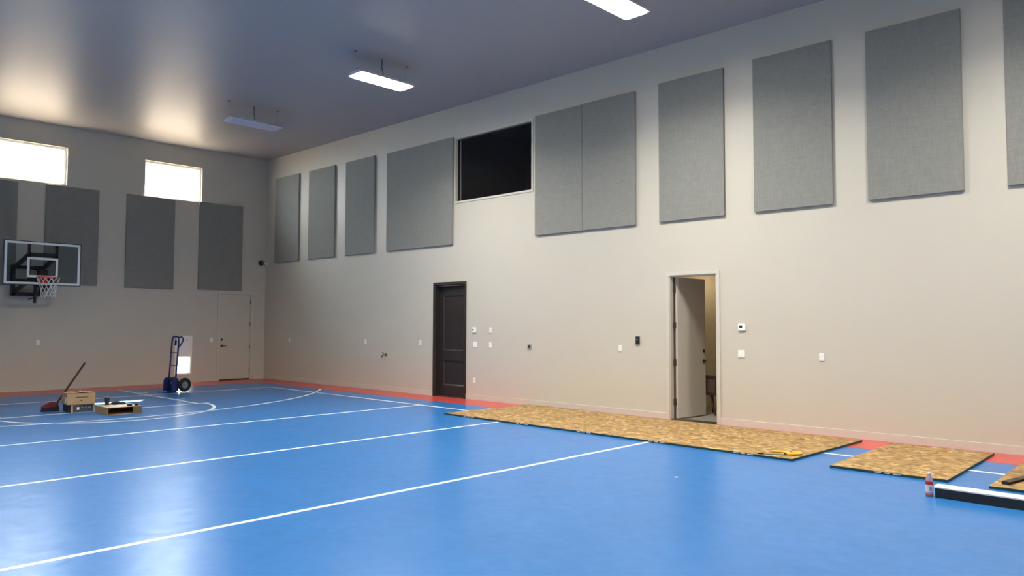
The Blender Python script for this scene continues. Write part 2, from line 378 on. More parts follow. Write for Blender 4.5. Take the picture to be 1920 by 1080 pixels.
# ---------------------------------------------------------------- doors
def casing_y(name, D, wd, m, parent, th=0.018):
    x0, x1, _, z1 = D; bm = NB()
    box(bm, x0 - wd, x0 + 0.001, -th, -0.0005, 0, z1, 0.003); box(bm, x1 - 0.001, x1 + wd, -th, -0.0005, 0, z1, 0.003)
    box(bm, x0 - wd, x1 + wd, -th, -0.0005, z1, z1 + wd, 0.003)
    return link(name, bm, m, parent)
def jamb_y(D, m, parent, t=0.02):
    x0, x1, _, z1 = D; bm = NB(); e = 0.001
    box(bm, x0 + e, x0 + t, 0.0, TH, 0, z1 - e); box(bm, x1 - t, x1 - e, 0.0, TH, 0, z1 - e); box(bm, x0 + t, x1 - t, 0.0, TH, z1 - t, z1 - e)
    return link('jamb', bm, m, parent)
# dark two-panel door
d2 = empty('door_2'); d2['kind'] = 'structure'
casing_y('casing', D2, 0.058, M['darkw'], d2, 0.022); jamb_y(D2, M['darkw'], d2)
x0, x1, _, z1 = D2; a, b = x0 + 0.022, x1 - 0.022
bm = NB(); ys, ye = 0.115, 0.155
def frame_rects(a, b, z0, z1, holes):
    """stiles and rails around stacked panel holes (z pairs)"""
    st = 0.13; out = [(a, a + st, z0, z1), (b - st, b, z0, z1)]; zz = [z0] + [v for h in holes for v in h] + [z1]
    for i in range(0, len(zz), 2): out.append((a + st, b - st, zz[i], zz[i + 1]))
    return out, st
rects, st = frame_rects(a, b, 0.012, z1 - 0.022, [(0.25, 0.80), (1.03, 2.27)])
for r_ in rects: box(bm, r_[0], r_[1], ys, ye, r_[2], r_[3])
link('door_slab', bm, M['darkw'], d2)
for (p, q) in ((0.25, 0.80), (1.03, 2.27)):
    bm = NB(); box(bm, a + st, b - st, ys + 0.022, ye - 0.012, p, q)
    o = link('door_panel', bm, M['darkw'], d2)
    bm = NB(); k = 0.03   # sloped moulding ring
    for (A0, A1) in (((a + st, p), (b - st, p)), ((b - st, p), (b - st, q)), ((b - st, q), (a + st, q)), ((a + st, q), (a + st, p))):
        inn = lambda P: ((P[0] + (k if P[0] < (a + b) / 2 else -k)), (P[1] + (k if P[1] < (p + q) / 2 else -k)))
        I0, I1 = inn(A0), inn(A1)
        v = [bm.verts.new((A0[0], ys + 0.001, A0[1])), bm.verts.new((A1[0], ys + 0.001, A1[1])), bm.verts.new((I1[0], ys + 0.0215, I1[1])), bm.verts.new((I0[0], ys + 0.0215, I0[1]))]
        bm.faces.new(v)
    link('moulding', bm, M['darkw'], o)
link('threshold', box(NB(), x0 + 0.021, x1 - 0.021, 0.0, 0.15, 0.001, 0.011), M['bronze'], d2)

# open door to the side room
d3 = empty('door_3'); d3['kind'] = 'structure'
casing_y('casing', D3, 0.06, M['trimw'], d3, 0.018); jamb_y(D3, M['trimw'], d3, 0.02)
x0, x1, _, z1 = D3
link('threshold', box(NB(), x0 + 0.021, x1 - 0.021, -0.01, TH + 0.01, 0.001, 0.018, 0.003), M['bronze'], d3)
link('weather_strip', box(NB(), x0 + 0.021, x0 + 0.034, 0.095, 0.125, 0.02, z1 - 0.021), M['bronze'], d3)
leaf = empty('door_leaf', (x0 + 0.036, TH - 0.03, 0), 0); leaf.parent = d3
th_ = R(85.5); leaf.rotation_euler = (0, 0, th_)
LWd = 0.84
link('leaf_panel', box(NB(), 0.004, LWd, -0.044, 0.0, 0.02, z1 - 0.025, 0.003), M['trimw'], leaf)
bm = NB(); lathe(bm, [(0.026, -0.060), (0.026, -0.044)], 16, LWd - 0.065, 0, 1.16, 'y'); link('deadbolt', bm, M['black'], leaf)
bm = NB(); lathe(bm, [(0.030, -0.056), (0.030, -0.044)], 16, LWd - 0.065, 0, 0.98, 'y'); tube(bm, [(LWd - 0.065, -0.05, 0.98), (LWd - 0.065, -0.10, 0.98), (LWd - 0.09, -0.107, 0.98), (LWd - 0.18, -0.105, 0.975)], 0.009, 8)
tube(bm, [(LWd - 0.065, 0.0, 0.98), (LWd - 0.065, 0.055, 0.98), (LWd - 0.17, 0.06, 0.975)], 0.009, 8); link('lever_handle', bm, M['black'], leaf)
bm = NB(); box(bm, LWd, LWd + 0.002, -0.033, -0.011, 0.93, 1.03); link('latch_plate', bm, M['bronze'], leaf)
for hz in (0.30, 0.98, 1.62, 2.24):
    bm = NB(); box(bm, x0 + 0.021, x0 + 0.052, 0.080, 0.131, hz - 0.055, hz + 0.055); lathe(bm, [(0.008, hz - 0.055), (0.008, hz + 0.055)], 10, x0 + 0.046, 0.076, 0)
    link('hinge', bm, M['bronze'], d3)
room_box('wall_side_room', 12.6, 15.3, TH + 0.001, 2.3, 0.0, 2.75, M['sidewall'], M['sidefloor'], M['sidewall'])
sl = thing('ceiling_lamp', 'small warm lamp on the ceiling of the side room', 'lamp', (13.25, 1.75, 2.75))
bm = NB(); lathe(bm, [(0.16, 0.0), (0.17, -0.02), (0.16, -0.03)], 24); link('base', bm, M['white'], sl)
bm = NB(); lathe(bm, [(0.15, -0.03), (0.13, -0.06), (0.06, -0.08), (0.01, -0.085)], 24); link('shade', bm, M['warm'], sl)

# flush door in the far wall
d1 = empty('door_1'); d1['kind'] = 'structure'
y0, y1, _, z1 = D1; bm = NB(); c = 0.055
box(bm, 0.0005, 0.018, y0 - c, y0, 0, z1, 0.003); box(bm, 0.0005, 0.018, y1, y1 + c, 0, z1, 0.003); box(bm, 0.0005, 0.018, y0 - c, y1 + c, z1, z1 + c, 0.003)
link('casing', bm, M['trimw'], d1)
bm = NB(); e = 0.001
box(bm, -TH, 0, y0 + e, y0 + 0.02, 0, z1 - e); box(bm, -TH, 0, y1 - 0.02, y1 - e, 0, z1 - e); box(bm, -TH, 0, y0 + 0.02, y1 - 0.02, z1 - 0.02, z1 - e)
link('jamb', bm, M['trimw'], d1)
link('door_slab', box(NB(), -0.055, -0.012, y0 + 0.024, y1 - 0.024, 0.035, z1 - 0.026, 0.002), M['wall'], d1)
bm = NB(); box(bm, -0.10, -0.056, y0 + 0.0205, y0 + 0.04, 0.031, z1 - 0.021); box(bm, -0.10, -0.056, y1 - 0.04, y1 - 0.0205, 0.031, z1 - 0.021); box(bm, -0.10, -0.056, y0 + 0.04, y1 - 0.04, z1 - 0.05, z1 - 0.021); box(bm, -0.10, -0.056, y0 + 0.04, y1 - 0.04, 0.031, 0.06)  # unseen stop added behind the slab to block sun leaking round its edges
link('leak_stop', bm, M['bronze'], d1)
link('threshold', box(NB(), -0.15, 0.0, y0 + 0.021, y1 - 0.021, 0.001, 0.030), M['bronze'], d1)
bm = NB(); box(bm, -0.012, 0.008, y0 + 0.05, y0 + 0.11, 1.14, 1.20, 0.01); link('deadbolt', bm, M['black'], d1)
bm = NB(); lathe(bm, [(0.033, -0.012), (0.033, 0.006), (0.012, 0.012), (0.012, 0.05)], 16, 0, y0 + 0.08, 0.995, 'x'); tube(bm, [(0.045, y0 + 0.08, 0.995), (0.05, y0 + 0.13, 0.995), (0.048, y0 + 0.20, 0.992)], 0.009, 8)
link('lever_handle', bm, M['black'], d1)
for hz in (0.28, 0.95, 1.62, 2.24):
    bm = NB(); lathe(bm, [(0.009, hz - 0.055), (0.009, hz + 0.055)], 10, 0.004, y1 - 0.024, 0); link('hinge', bm, M['bronze'], d1)

# pet door: framed panel, lower half is a clear flap letting daylight in
pd = thing('pet_door', 'framed white pet door low in the far wall with a glowing clear lower flap', 'pet door', (0, 0, 0))
y0, y1, z0, z1 = PET; t = 0.03
bm = NB()
for a, b, c, d in ((y0 - 0.02, y1 + 0.02, z1 - t, z1 + 0.02), (y0 - 0.02, y1 + 0.02, z0 - 0.02, z0 + t), (y0 - 0.02, y0 + t, z0 + t, z1 - t), (y1 - t, y1 + 0.02, z0 + t, z1 - t)):
    box(bm, -0.0, 0.02, a, b, c, d, 0.003)
for a, b, c, d in ((y0 + .001, y1 - .001, z1 - t, z1 - .001), (y0 + .001, y1 - .001, z0 + .001, z0 + t), (y0 + .001, y0 + t, z0 + t, z1 - t), (y1 - t, y1 - .001, z0 + t, z1 - t)):
    box(bm, -TH, 0.0, a, b, c, d)
link('frame', bm, M['white'], pd)
bm = NB(); box(bm, -0.05, 0.006, y0 + t, y1 - t, 0.715, z1 - t, 0.004); box(bm, 0.006, 0.012, y0 + t + 0.02, y1 - t - 0.02, 1.09, 1.11); up_ = link('cover_panel', bm, M['white'], pd)
bm = NB(); lathe(bm, [(0.018, 0.006), (0.018, 0.02)], 12, 0, y1 - 0.12, 1.17, 'x'); link('latch', bm, M['hub'], up_)
link('flap', box(NB(), -0.03, -0.027, y0 + t, y1 - t, z0 + t, 0.715), M['flap'], pd)

# ---------------------------------------------------------------- acoustic panels
def panel(axis, a0, a1, z0, z1, label, group):
    bm = NB()
    if axis == 'y': box(bm, 0, a1 - a0, -0.05, -0.002, 0, z1 - z0, 0.005); loc = (a0, 0, z0)
    else: box(bm, 0.002, 0.05, 0, a1 - a0, 0, z1 - z0, 0.005); loc = (0, a0, z0)
    o = link('acoustic_panel', bm, M['fabric']); o.location = loc
    return tag(o, label, 'acoustic panel', group)
G1 = 'fabric acoustic panels in a row on the right wall'; G2 = 'fabric acoustic panels on the far wall'
panel('y', 0.59, 1.89, 3.413, 5.888, 'narrow-looking grey acoustic panel nearest the far corner on the right wall', G1)
panel('y', 2.415, 3.685, 3.408, 5.868, 'grey acoustic panel second from the far corner on the right wall', G1)
panel('y', 4.20, 5.449, 3.405, 5.858, 'grey acoustic panel third from the far corner, left of the extra-wide panel', G1)
panel('y', 5.963, 8.368, 3.407, 5.828, 'extra-wide unseamed grey acoustic panel left of the dark viewing window', G1)
panel('y', 10.852, 12.052, 3.412, 5.838, 'left half of the butted pair of grey panels, touching the viewing window', G1)
panel('y', 12.060, 13.262, 3.415, 5.845, 'right half of the butted pair of grey panels right of the viewing window', G1)
panel('y', 13.762, 15.002, 3.419, 5.868, 'grey acoustic panel high above the open door', G1)
panel('y', 15.520, 16.752, 3.42, 5.878, 'grey acoustic panel second to the right of the butted pair', G1)
panel('y', 17.248, 18.46, 3.418, 5.866, 'largest fully visible grey acoustic panel, third right of the butted pair', G1)
panel('y', 18.955, 20.18, 3.418, 5.85, 'grey acoustic panel cut off by the right edge of the photo', G1)
panel('x', -2.047, -0.768, 2.580, 5.038, 'dark-looking grey panel on the far wall above the flush door', G2)
panel('x', -3.982, -2.732, 2.561, 5.020, 'grey panel on the far wall below the smaller window', G2)
panel('x', -5.853, -4.652, 2.578, 5.020, 'grey panel on the far wall just right of the basketball backboard', G2)
panel('x', -7.67, -6.45, 2.522, 5.000, 'grey panel cut off by the left photo edge, behind the left of the backboard', G2)

# ---------------------------------------------------------------- high-bay lamps
def make_lamp(name, x, y, on, label):
    root = thing(name, label, 'lamp', (x, y, 6.10), 0, 'linear high-bay lamps hung below the ceiling')
    L2, Wd = 0.60, 0.215
    bm = NB(); prism(bm, [(-Wd, 0.0), (Wd, 0.0), (Wd, 0.018), (0.11, 0.062), (-0.11, 0.062), (-Wd, 0.018)], -L2, L2, 'y'); link('housing', bm, M['enamel'], root)
    bm = NB(); box(bm, -0.07, 0.07, -0.34, 0.34, 0.062, 0.10, 0.005); link('driver_box', bm, M['enamel'], root)
    bm = NB()
    c = 0.05; outer = [(-Wd + 0.012, -L2 + c), (-Wd + c, -L2 + 0.012), (Wd - c, -L2 + 0.012), (Wd - 0.012, -L2 + c), (Wd - 0.012, L2 - c), (Wd - c, L2 - 0.012), (-Wd + c, L2 - 0.012), (-Wd + 0.012, L2 - c)]
    A = [bm.verts.new((p, q, -0.0005)) for p, q in outer]; B = [bm.verts.new((p * 0.93, q * 0.975, -0.016)) for p, q in outer]
    bm.faces.new(A); bm.faces.new(B)
    for i in range(8): bm.faces.new((A[i], A[(i + 1) % 8], B[(i + 1) % 8], B[i]))
    link('diffuser', bm, M['led'] if on else M['off'], root)
    if on:
        ld = bpy.data.lights.new('led_array', 'AREA'); ld.shape = 'RECTANGLE'; ld.size = 0.38; ld.size_y = 1.14; ld.energy = LAMP_W * (1.0 if y > -5 else 0.7); ld.color = (1.0, 0.95, 0.86); ld.spread = R(150)
        lo = bpy.data.objects.new('led_array', ld); C.objects.link(lo); lo.parent = root; lo.location = (0, 0, -0.018)
    for s in (-1, 1):
        bm = NB(); tube(bm, [(-0.10, s * 0.53, 0.060), (0, s * 0.53, 0.13), (0.10, s * 0.53, 0.060)], 0.004, 6)
        hk = link('v_hook', bm, M['steel'], root)
        bm = NB(); tube(bm, [(0, s * 0.53, 0.13), (0, s * 0.585, RZ - 6.10 - 0.006)], 0.0022, 6); link('suspension_wire', bm, M['steel'], hk)
        bm = NB(); lathe(bm, [(0.028, RZ - 6.10 - 0.02), (0.028, RZ - 6.10 - 0.0005)], 12, 0, s * 0.585); link('ceiling_anchor', bm, M['hub'], hk)
        bm = NB(); box(bm, -0.12, 0.12, s * L2 - 0.006, s * L2 + 0.006, -0.004, 0.05, 0.002); link('end_cap', bm, M['enamel'], root)
    bm = NB(); tube(bm, [(0, 0.0, 0.09), (0.01, 0.02, 0.16), (-0.02, 0.01, 0.26), (0, 0, RZ - 6.10 - 0.001)], 0.007, 8); link('power_cord', bm, M['black'], root)
make_lamp('ceiling_lamp', 5.12, -3.13, False, 'unlit white linear ceiling lamp near the far corner, hanging on wires')
make_lamp('ceiling_lamp', 9.72, -3.02, True, 'glowing linear ceiling lamp in the middle of the ceiling, right of the unlit one')
make_lamp('ceiling_lamp', 14.86, -2.90, True, 'glowing linear ceiling lamp cut by the top edge of the photo')
LOFF = [(19.8, -2.95, 'glowing linear ceiling lamp past the right end of the photo above the plywood sheets'), (9.72, -9.3, 'glowing linear ceiling lamp on the camera side, level with the middle lamp'),
        (14.86, -9.3, 'glowing linear ceiling lamp on the camera side, fourth along'), (19.8, -9.3, 'glowing linear ceiling lamp right over the camera')]
for x, y, lb in LOFF: make_lamp('ceiling_lamp', x, y, True, lb)

# ---------------------------------------------------------------- wall plates
def plate(wall, a, z, kind, label, name, cat, group=None, w=0.072, h=0.116):
    root = thing(name, label, cat, (a, 0, z) if wall == 'r' else (0, a, z), 0 if wall == 'r' else R(90), group)
    bm = NB(); box(bm, -w / 2, w / 2, -0.010, -0.0008, -h / 2, h / 2, 0.003); link('cover_plate', bm, M['white'], root)
    if kind == 'switch':
        bm = NB(); box(bm, -0.017, 0.017, -0.014, -0.010, -0.033, 0.033, 0.002); link('rocker', bm, M['vinyl'], root)
    if kind == 'double':
        for s in (-1, 1):
            bm = NB(); box(bm, s * 0.024 - 0.017, s * 0.024 + 0.017, -0.014, -0.010, -0.033, 0.033, 0.002); link('rocker', bm, M['vinyl'], root)
    if kind == 'outlet':
        for s in (-1, 1):
            bm = NB(); lathe(bm, [(0.017, -0.013), (0.017, -0.010)], 12, 0, 0, s * 0.020, 'y'); sk = link('socket', bm, M['vinyl'], root)
            bm = NB(); box(bm, -0.008, -0.005, -0.0135, -0.0128, s * 0.020 - 0.006, s * 0.020 + 0.006); box(bm, 0.005, 0.008, -0.0135, -0.0128, s * 0.020 - 0.006, s * 0.020 + 0.006); link('slot', bm, M['black'], sk)
    return root
GS = 'white wall plates on the right wall'
plate('r', 1.44, 1.17, 'switch', 'white wall plate nearest the far corner on the right wall', 'light_switch', 'switch', GS)
plate('r', 5.10, 1.188, 'switch', 'white wall plate up and left of the garden tap', 'light_switch', 'switch', GS)
plate('r', 7.246, 1.20, 'switch', 'white wall plate just left of the dark brown door', 'light_switch', 'switch', GS)
plate('r', 9.09, 1.193, 'double', 'white double switch plate right of the dark door, under the first thermostat', 'light_switch', 'switch', GS, 0.116)
plate('r', 9.555, 1.193, 'switch', 'white single plate right of the double switch by the dark door', 'light_switch', 'switch', GS)
plate('r', 9.555, 1.497, 'outlet', 'white outlet high on the wall right of the thermostat by the dark door', 'wall_outlet', 'outlet', GS)
plate('r', 9.063, 0.414, 'outlet', 'white outlet low near the floor right of the dark door', 'wall_outlet', 'outlet', GS)
plate('r', 12.896, 1.199, 'switch', 'white wall plate below and left of the small black keypad', 'light_switch', 'switch', GS)
plate('r', 15.253, 1.166, 'double', 'white double switch plate right of the open door, below its thermostat', 'light_switch', 'switch', GS, 0.116)
plate('r', 16.532, 1.155, 'switch', 'white wall plate furthest right on the blank wall', 'light_switch', 'switch', GS)
plate('f', -5.92, 1.16, 'switch', 'white wall plate low on the far wall below the backboard', 'light_switch', 'switch', 'white wall plates on the far wall')
plate('f', -1.616, 1.168, 'switch', 'white wall plate just left of the flush door on the far wall', 'light_switch', 'switch', 'white wall plates on the far wall')
def thermostat(x, z, label, disp):
    root = thing('thermostat', label, 'thermostat', (x, 0, z), 0, 'thermostats on the right wall')
    bm = NB(); box(bm, -0.062, 0.062, -0.028, -0.0008, -0.055, 0.055, 0.006); link('body', bm, M['white'], root)
    bm = NB()
    if disp == 'square': box(bm, -0.040, 0.010, -0.0295, -0.028, -0.014, 0.026)
    else: lathe(bm, [(0.020, -0.0300), (0.020, -0.028)], 16, -0.018, 0, 0.004, 'y')
    link('display', bm, M['black'], root)
thermostat(9.056, 1.50, 'white thermostat with round black display right of the dark door', 'round')
thermostat(15.272, 1.592, 'white thermostat with square black display right of the open door', 'square')
ro = thing('range_outlet', 'round black high-power socket on a steel square plate, mid right wall', 'outlet', (10.669, 0, 1.178))
link('cover_plate', box(NB(), -0.056, 0.056, -0.010, -0.0008, -0.056, 0.056, 0.003), M['satin'], ro)
bm = NB(); lathe(bm, [(0.026, -0.020), (0.028, -0.010)], 20, 0, 0, 0.002, 'y'); link('socket', bm, M['black'], ro)
kp = thing('door_keypad', 'small black keypad with light button on the right wall left of the open door', 'keypad', (13.278, 0, 1.35))
link('body', box(NB(), -0.038, 0.038, -0.030, -0.0008, -0.070, 0.070, 0.006), M['black'], kp)
link('button', box(NB(), -0.020, 0.012, -0.033, -0.030, 0.0, 0.022, 0.002), M['steel'], kp)
# garden tap
tp = thing('garden_tap', 'dark metal garden tap poking out of the right wall', 'tap', (5.942, 0, 0.878))
bm = NB(); lathe(bm, [(0.035, -0.008), (0.035, -0.0008)], 16, 0, 0, 0, 'y'); tube(bm, [(0, -0.005, 0), (0, -0.09, 0.0), (0, -0.13, -0.035), (0, -0.14, -0.07)], 0.014, 10); link('spout', bm, M['bronze'], tp)
bm = NB(); tube(bm, [(0, -0.07, 0), (-0.03, -0.08, 0.045)], 0.008, 8)
tube(bm, [(-0.03 + 0.028 * math.cos(k * math.pi / 6), -0.08 + 0.028 * math.sin(k * math.pi / 6), 0.05) for k in range(12)], 0.006, 6, closed=True); link('wheel_handle', bm, M['blackm'], tp)
# corner camera
cc = thing('security_camera', 'black ball-shaped security camera in the far corner of the room', 'camera', (0.02, -0.19, 3.425))
bm = NB(); tube(bm, [(0.10, 0.188, -0.02), (0.06, 0.10, -0.01), (0.02, 0.02, 0)], 0.018, 8); lathe(bm, [(0.05, 0.182), (0.05, 0.189)], 16, 0.10, 0, -0.02, 'y'); link('mount_arm', bm, M['white'], cc)
bm = NB(); bmesh.ops.create_uvsphere(bm, u_segments=20, v_segments=12, radius=0.078); o = link('camera_ball', bm, M['black'], cc, True); o.location = (0.075, 0, 0)
bm = NB(); lathe(bm, [(0.03, 0.148), (0.026, 0.160)], 16, 0, 0, 0, 'x'); link('lens', bm, M['hub'], cc)

# ---------------------------------------------------------------- basketball hoop
hp = thing('basketball_hoop', 'wall-mounted basketball hoop with clear backboard, red rim and white net', 'basketball hoop', (0, YC, 0))
BX = 1.17; by0, by1, bz0, bz1 = -0.735, 0.80, 2.512, 3.478
link('backboard', box(NB(), BX - 0.010, BX, by0, by1, bz0, bz1), M['bglass'], hp)
bm = NB(); f = 0.05
for a, b, c, d in ((by0, by1, bz1 - f, bz1), (by0, by1, bz0, bz0 + f), (by0, by0 + f, bz0 + f, bz1 - f), (by1 - f, by1, bz0 + f, bz1 - f)):
    box(bm, BX + 0.0005, BX + 0.003, a, b, c, d)
link('border_stripe', bm, M['bwhite'], hp)
bm = NB(); f = 0.05; sy0, sy1, sz0, sz1 = -0.29, 0.335, 2.672, 3.128
for a, b, c, d in ((sy0, sy1, sz1 - f, sz1), (sy0, sy1, sz0, sz0 + f), (sy0, sy0 + f, sz0 + f, sz1 - f), (sy1 - f, sy1, sz0 + f, sz1 - f)):
    box(bm, BX + 0.0005, BX + 0.003, a, b, c, d)
link('target_square', bm, M['bwhite'], hp)
bm = NB(); f = 0.018
for a, b, c, d in ((by0 - f, by1 + f, bz1, bz1 + f), (by0 - f, by1 + f, bz0 - f, bz0), (by0 - f, by0, bz0, bz1), (by1, by1 + f, bz0, bz1)):
    box(bm, BX - 0.03, BX + 0.004, a, b, c, d)
link('edge_frame', bm, M['blackm'], hp)
cy = 0.04
bm = NB()
for s in (-1, 1):
    box(bm, BX - 0.085, BX - 0.035, cy + s * 0.28 - 0.025, cy + s * 0.28 + 0.025, 2.60, 3.46)
box(bm, BX - 0.095, BX - 0.035, cy - 0.30, cy + 0.30, 3.15, 3.24); box(bm, BX - 0.095, BX - 0.035, cy - 0.28, cy + 0.28, 2.60, 2.68)
link('board_bracket', bm, M['blackm'], hp)
wy = -0.02
def beam(bm, p, q, w_, h_):
    p, q = Vector(p), Vector(q); d = q - p; L_ = d.length; mt = Matrix.Translation(p) @ d.to_track_quat('X', 'Z').to_matrix().to_4x4()
    box(bm, 0, L_, -w_ / 2, w_ / 2, -h_ / 2, h_ / 2, mtx=mt)
for s in (-1, 1):
    bm = NB(); beam(bm, (BX - 0.06, cy + s * 0.28, 3.19), (0.22, wy + s * 0.30, 2.93), 0.06, 0.085); link('upper_arm', bm, M['blackm'], hp)
    bm = NB(); beam(bm, (BX - 0.06, cy + s * 0.24, 2.64), (0.22, wy + s * 0.27, 2.36), 0.06, 0.085); link('lower_arm', bm, M['blackm'], hp)
bm = NB()
for s in (-1, 1): box(bm, 0.053, 0.24, wy + s * 0.30 - 0.03, wy + s * 0.30 + 0.03, 2.27, 3.0)
box(bm, 0.15, 0.24, wy - 0.30, wy + 0.30, 2.91, 2.99); box(bm, 0.12, 0.24, wy - 0.32, wy + 0.32, 2.27, 2.36); box(bm, 0.053, 0.09, wy - 0.30, wy + 0.30, 2.60, 2.68)
link('wall_frame', bm, M['blackm'], hp)
bm = NB(); tube(bm, [(0.24, wy - 0.28, 2.44), (0.30, wy, 2.56), (0.24, wy + 0.28, 2.50)], 0.022, 8); link('brace', bm, M['blackm'], hp)
bm = NB(); tube(bm, [(0.40, wy + 0.10, 2.10), (0.42, wy + 0.10, 2.55)], 0.034, 10); tube(bm, [(0.42, wy + 0.10, 2.55), (0.85, wy + 0.08, 2.95)], 0.025, 10); tube(bm, [(0.40, wy + 0.10, 2.22), (0.40, wy - 0.02, 2.20), (0.40, wy - 0.03, 2.16)], 0.012, 8)
link('height_adjuster', bm, M['blackm'], hp)
bm = NB(); box(bm, BX - 0.3, BX - 0.08, -0.02, 0.16, 2.74, 2.86, 0.01); beam(bm, (BX - 0.1, 0.12, 2.80), (0.24, wy, 2.96), 0.05, 0.05); link('spring_box', bm, M['blackm'], hp)
rz_, rx_, ry_ = 2.665, BX + 0.15 + 0.232, 0.045
bm = NB(); tube(bm, [(rx_ + 0.229 * math.cos(k * math.pi / 16), ry_ + 0.229 * math.sin(k * math.pi / 16), rz_) for k in range(32)], 0.0095, 8, closed=True)
box(bm, BX + 0.004, BX + 0.16, ry_ - 0.07, ry_ + 0.07, rz_ - 0.012, rz_ + 0.004); box(bm, BX + 0.004, BX + 0.016, ry_ - 0.075, ry_ + 0.075, rz_ - 0.12, rz_ + 0.01)
for s in (-1, 1): tube(bm, [(BX + 0.012, ry_ + s * 0.06, rz_ - 0.10), (rx_ - 0.16, ry_ + s * 0.155, rz_ - 0.006)], 0.008, 6)
link('rim', bm, M['orange'], hp)
bm = NB(); n_ = 12; rows = [(0.224, 0.0), (0.200, -0.10), (0.165, -0.20), (0.145, -0.29), (0.150, -0.37), (0.140, -0.44)]
def npnt(k, j):
    r_, dz = rows[j]; a = 2 * math.pi * (k + 0.5 * (j % 2)) / n_
    return (rx_ + 0.012 * j / 5 * 2 + r_ * math.cos(a), ry_ + r_ * math.sin(a), rz_ - 0.008 + dz + 0.012 * math.sin(k * 2.1 + j))
for j in range(len(rows) - 1):
    for k in range(n_):
        q0 = npnt(k, j)
        for kk in ((k, k - 1) if j % 2 == 0 else (k, k + 1)):
            tube(bm, [q0, npnt(kk, j + 1)], 0.0065, 5)
link('net', bm, M['net'], hp)

# ---------------------------------------------------------------- plywood (strand board) sheets on the floor
GO = 'strand board sheets laid on the floor along the right wall'
def osb(x, y, w_, d_, rz, label, marks=True, z=0.0):
    root = thing('strand_board_sheet', label, 'wood sheet', (x, y, z), rz, GO)
    bm = NB(); box(bm, 0.0015, w_ - 0.0015, 0, d_, 0.0, 0.028); link('board_face', bm, M['osb'], root)
    bm = NB(); e = 0.0012   # dark sealed edges
    box(bm, 0.0015, w_ - 0.0015, -e, -0.0001, 0.0005, 0.0275); box(bm, 0.0015, w_ - 0.0015, d_ + 0.0001, d_ + e, 0.0005, 0.0275)
    box(bm, 0.0002, 0.0014, 0, d_, 0.0005, 0.0275); box(bm, w_ - 0.0014, w_ - 0.0002, 0, d_, 0.0005, 0.0275)
    ed = link('sealed_edge', bm, M['green'], root); ed['label'] = 'dark green sealed edge'
    if marks:
        bm = NB(); cx = w_ * 0.50
        for dx, l_ in ((-0.12, 0.07), (-0.02, 0.06), (0.07, 0.08)): box(bm, cx + dx, cx + dx + l_, -e - 0.0006, -e - 0.0001, 0.012, 0.023)
        mk = link('edge_print', bm, M['wlabel'], ed); mk['label'] = 'pale printed dashes'
rz1 = math.atan2(-0.21, 6.5)
names5 = ['strand board sheet at the far left end of the long row', 'second strand board sheet from the far end of the long row', 'middle strand board sheet of the long row, left of the open door',
          'strand board sheet right in front of the open door', 'nearest strand board sheet of the long row, with the yellow shears on it']
for k in range(5):
    s = k * 1.302
    osb(10.60 + s * math.cos(rz1), -2.215 + s * math.sin(rz1), 1.302, 2.165, rz1, names5[k])
osb(17.585, -2.505, 1.205, 2.27, R(0.8), 'separate strand board sheet behind the water bottle, right of the long row')
osb(19.165, -2.52, 1.22, 2.27, R(0.5), 'strand board sheet cut by the right photo edge, with the dark level on it', False)

# spirit level
lv = thing('spirit_level', 'dark metal spirit level lying on the rightmost strand board', 'level', (19.275, -2.34, 0.0285), R(78))
bm = NB()
prism(bm, [(-0.035, 0.0), (0.035, 0.0), (0.035, 0.008), (0.010, 0.010), (0.010, 0.022), (0.035, 0.024), (0.035, 0.032), (-0.035, 0.032), (-0.035, 0.024), (-0.010, 0.022), (-0.010, 0.010), (-0.035, 0.008)], 0.0, 1.20, 'x')
link('body', bm, M['bronze'], lv)
for px_ in (0.22, 0.60, 0.98):
    bm = NB(); box(bm, px_ - 0.04, px_ + 0.04, -0.014, 0.014, 0.0322, 0.0345, 0.001); link('vial', bm, M['black'], lv)
for px_ in (0.0, 1.20):
    bm = NB(); box(bm, px_ - 0.004, px_ + 0.004, -0.0352, 0.0352, -0.0, 0.0325, 0.001); link('end_cap', bm, M['black'], lv)

# yellow shears on the board
ys_ = thing('yellow_shears', 'yellow-handled metal shears lying on the nearest sheet of the long row', 'tool', (16.93, -2.20, 0.0285), R(33))
bm = NB(); prism(bm, [(-0.30, -0.012), (-0.28, 0.012), (0.0, 0.026), (0.03, 0.0), (0.0, -0.024)], 0.006, 0.011); link('blade', bm, M['steel'], ys_)
bm = NB(); box(bm, -0.33, -0.26, -0.014, 0.016, 0.001, 0.018, 0.003); link('blade_tip', bm, M['black'], ys_)
bm = NB(); lathe(bm, [(0.018, 0.0), (0.018, 0.024)], 14); link('pivot', bm, M['black'], ys_)
for s, pts in ((1, [(0.0, 0.0), (0.06, 0.05), (0.05, 0.11), (-0.04, 0.15), (-0.14, 0.15)]), (-1, [(0.0, 0.0), (0.07, -0.01), (0.15, 0.0), (0.20, 0.04), (0.18, 0.09), (0.10, 0.12)])):
    bm = NB(); tube(bm, [(p[0], p[1], 0.016) for p in pts], 0.015, 8); link('handle', bm, M['yellow'], ys_, True)

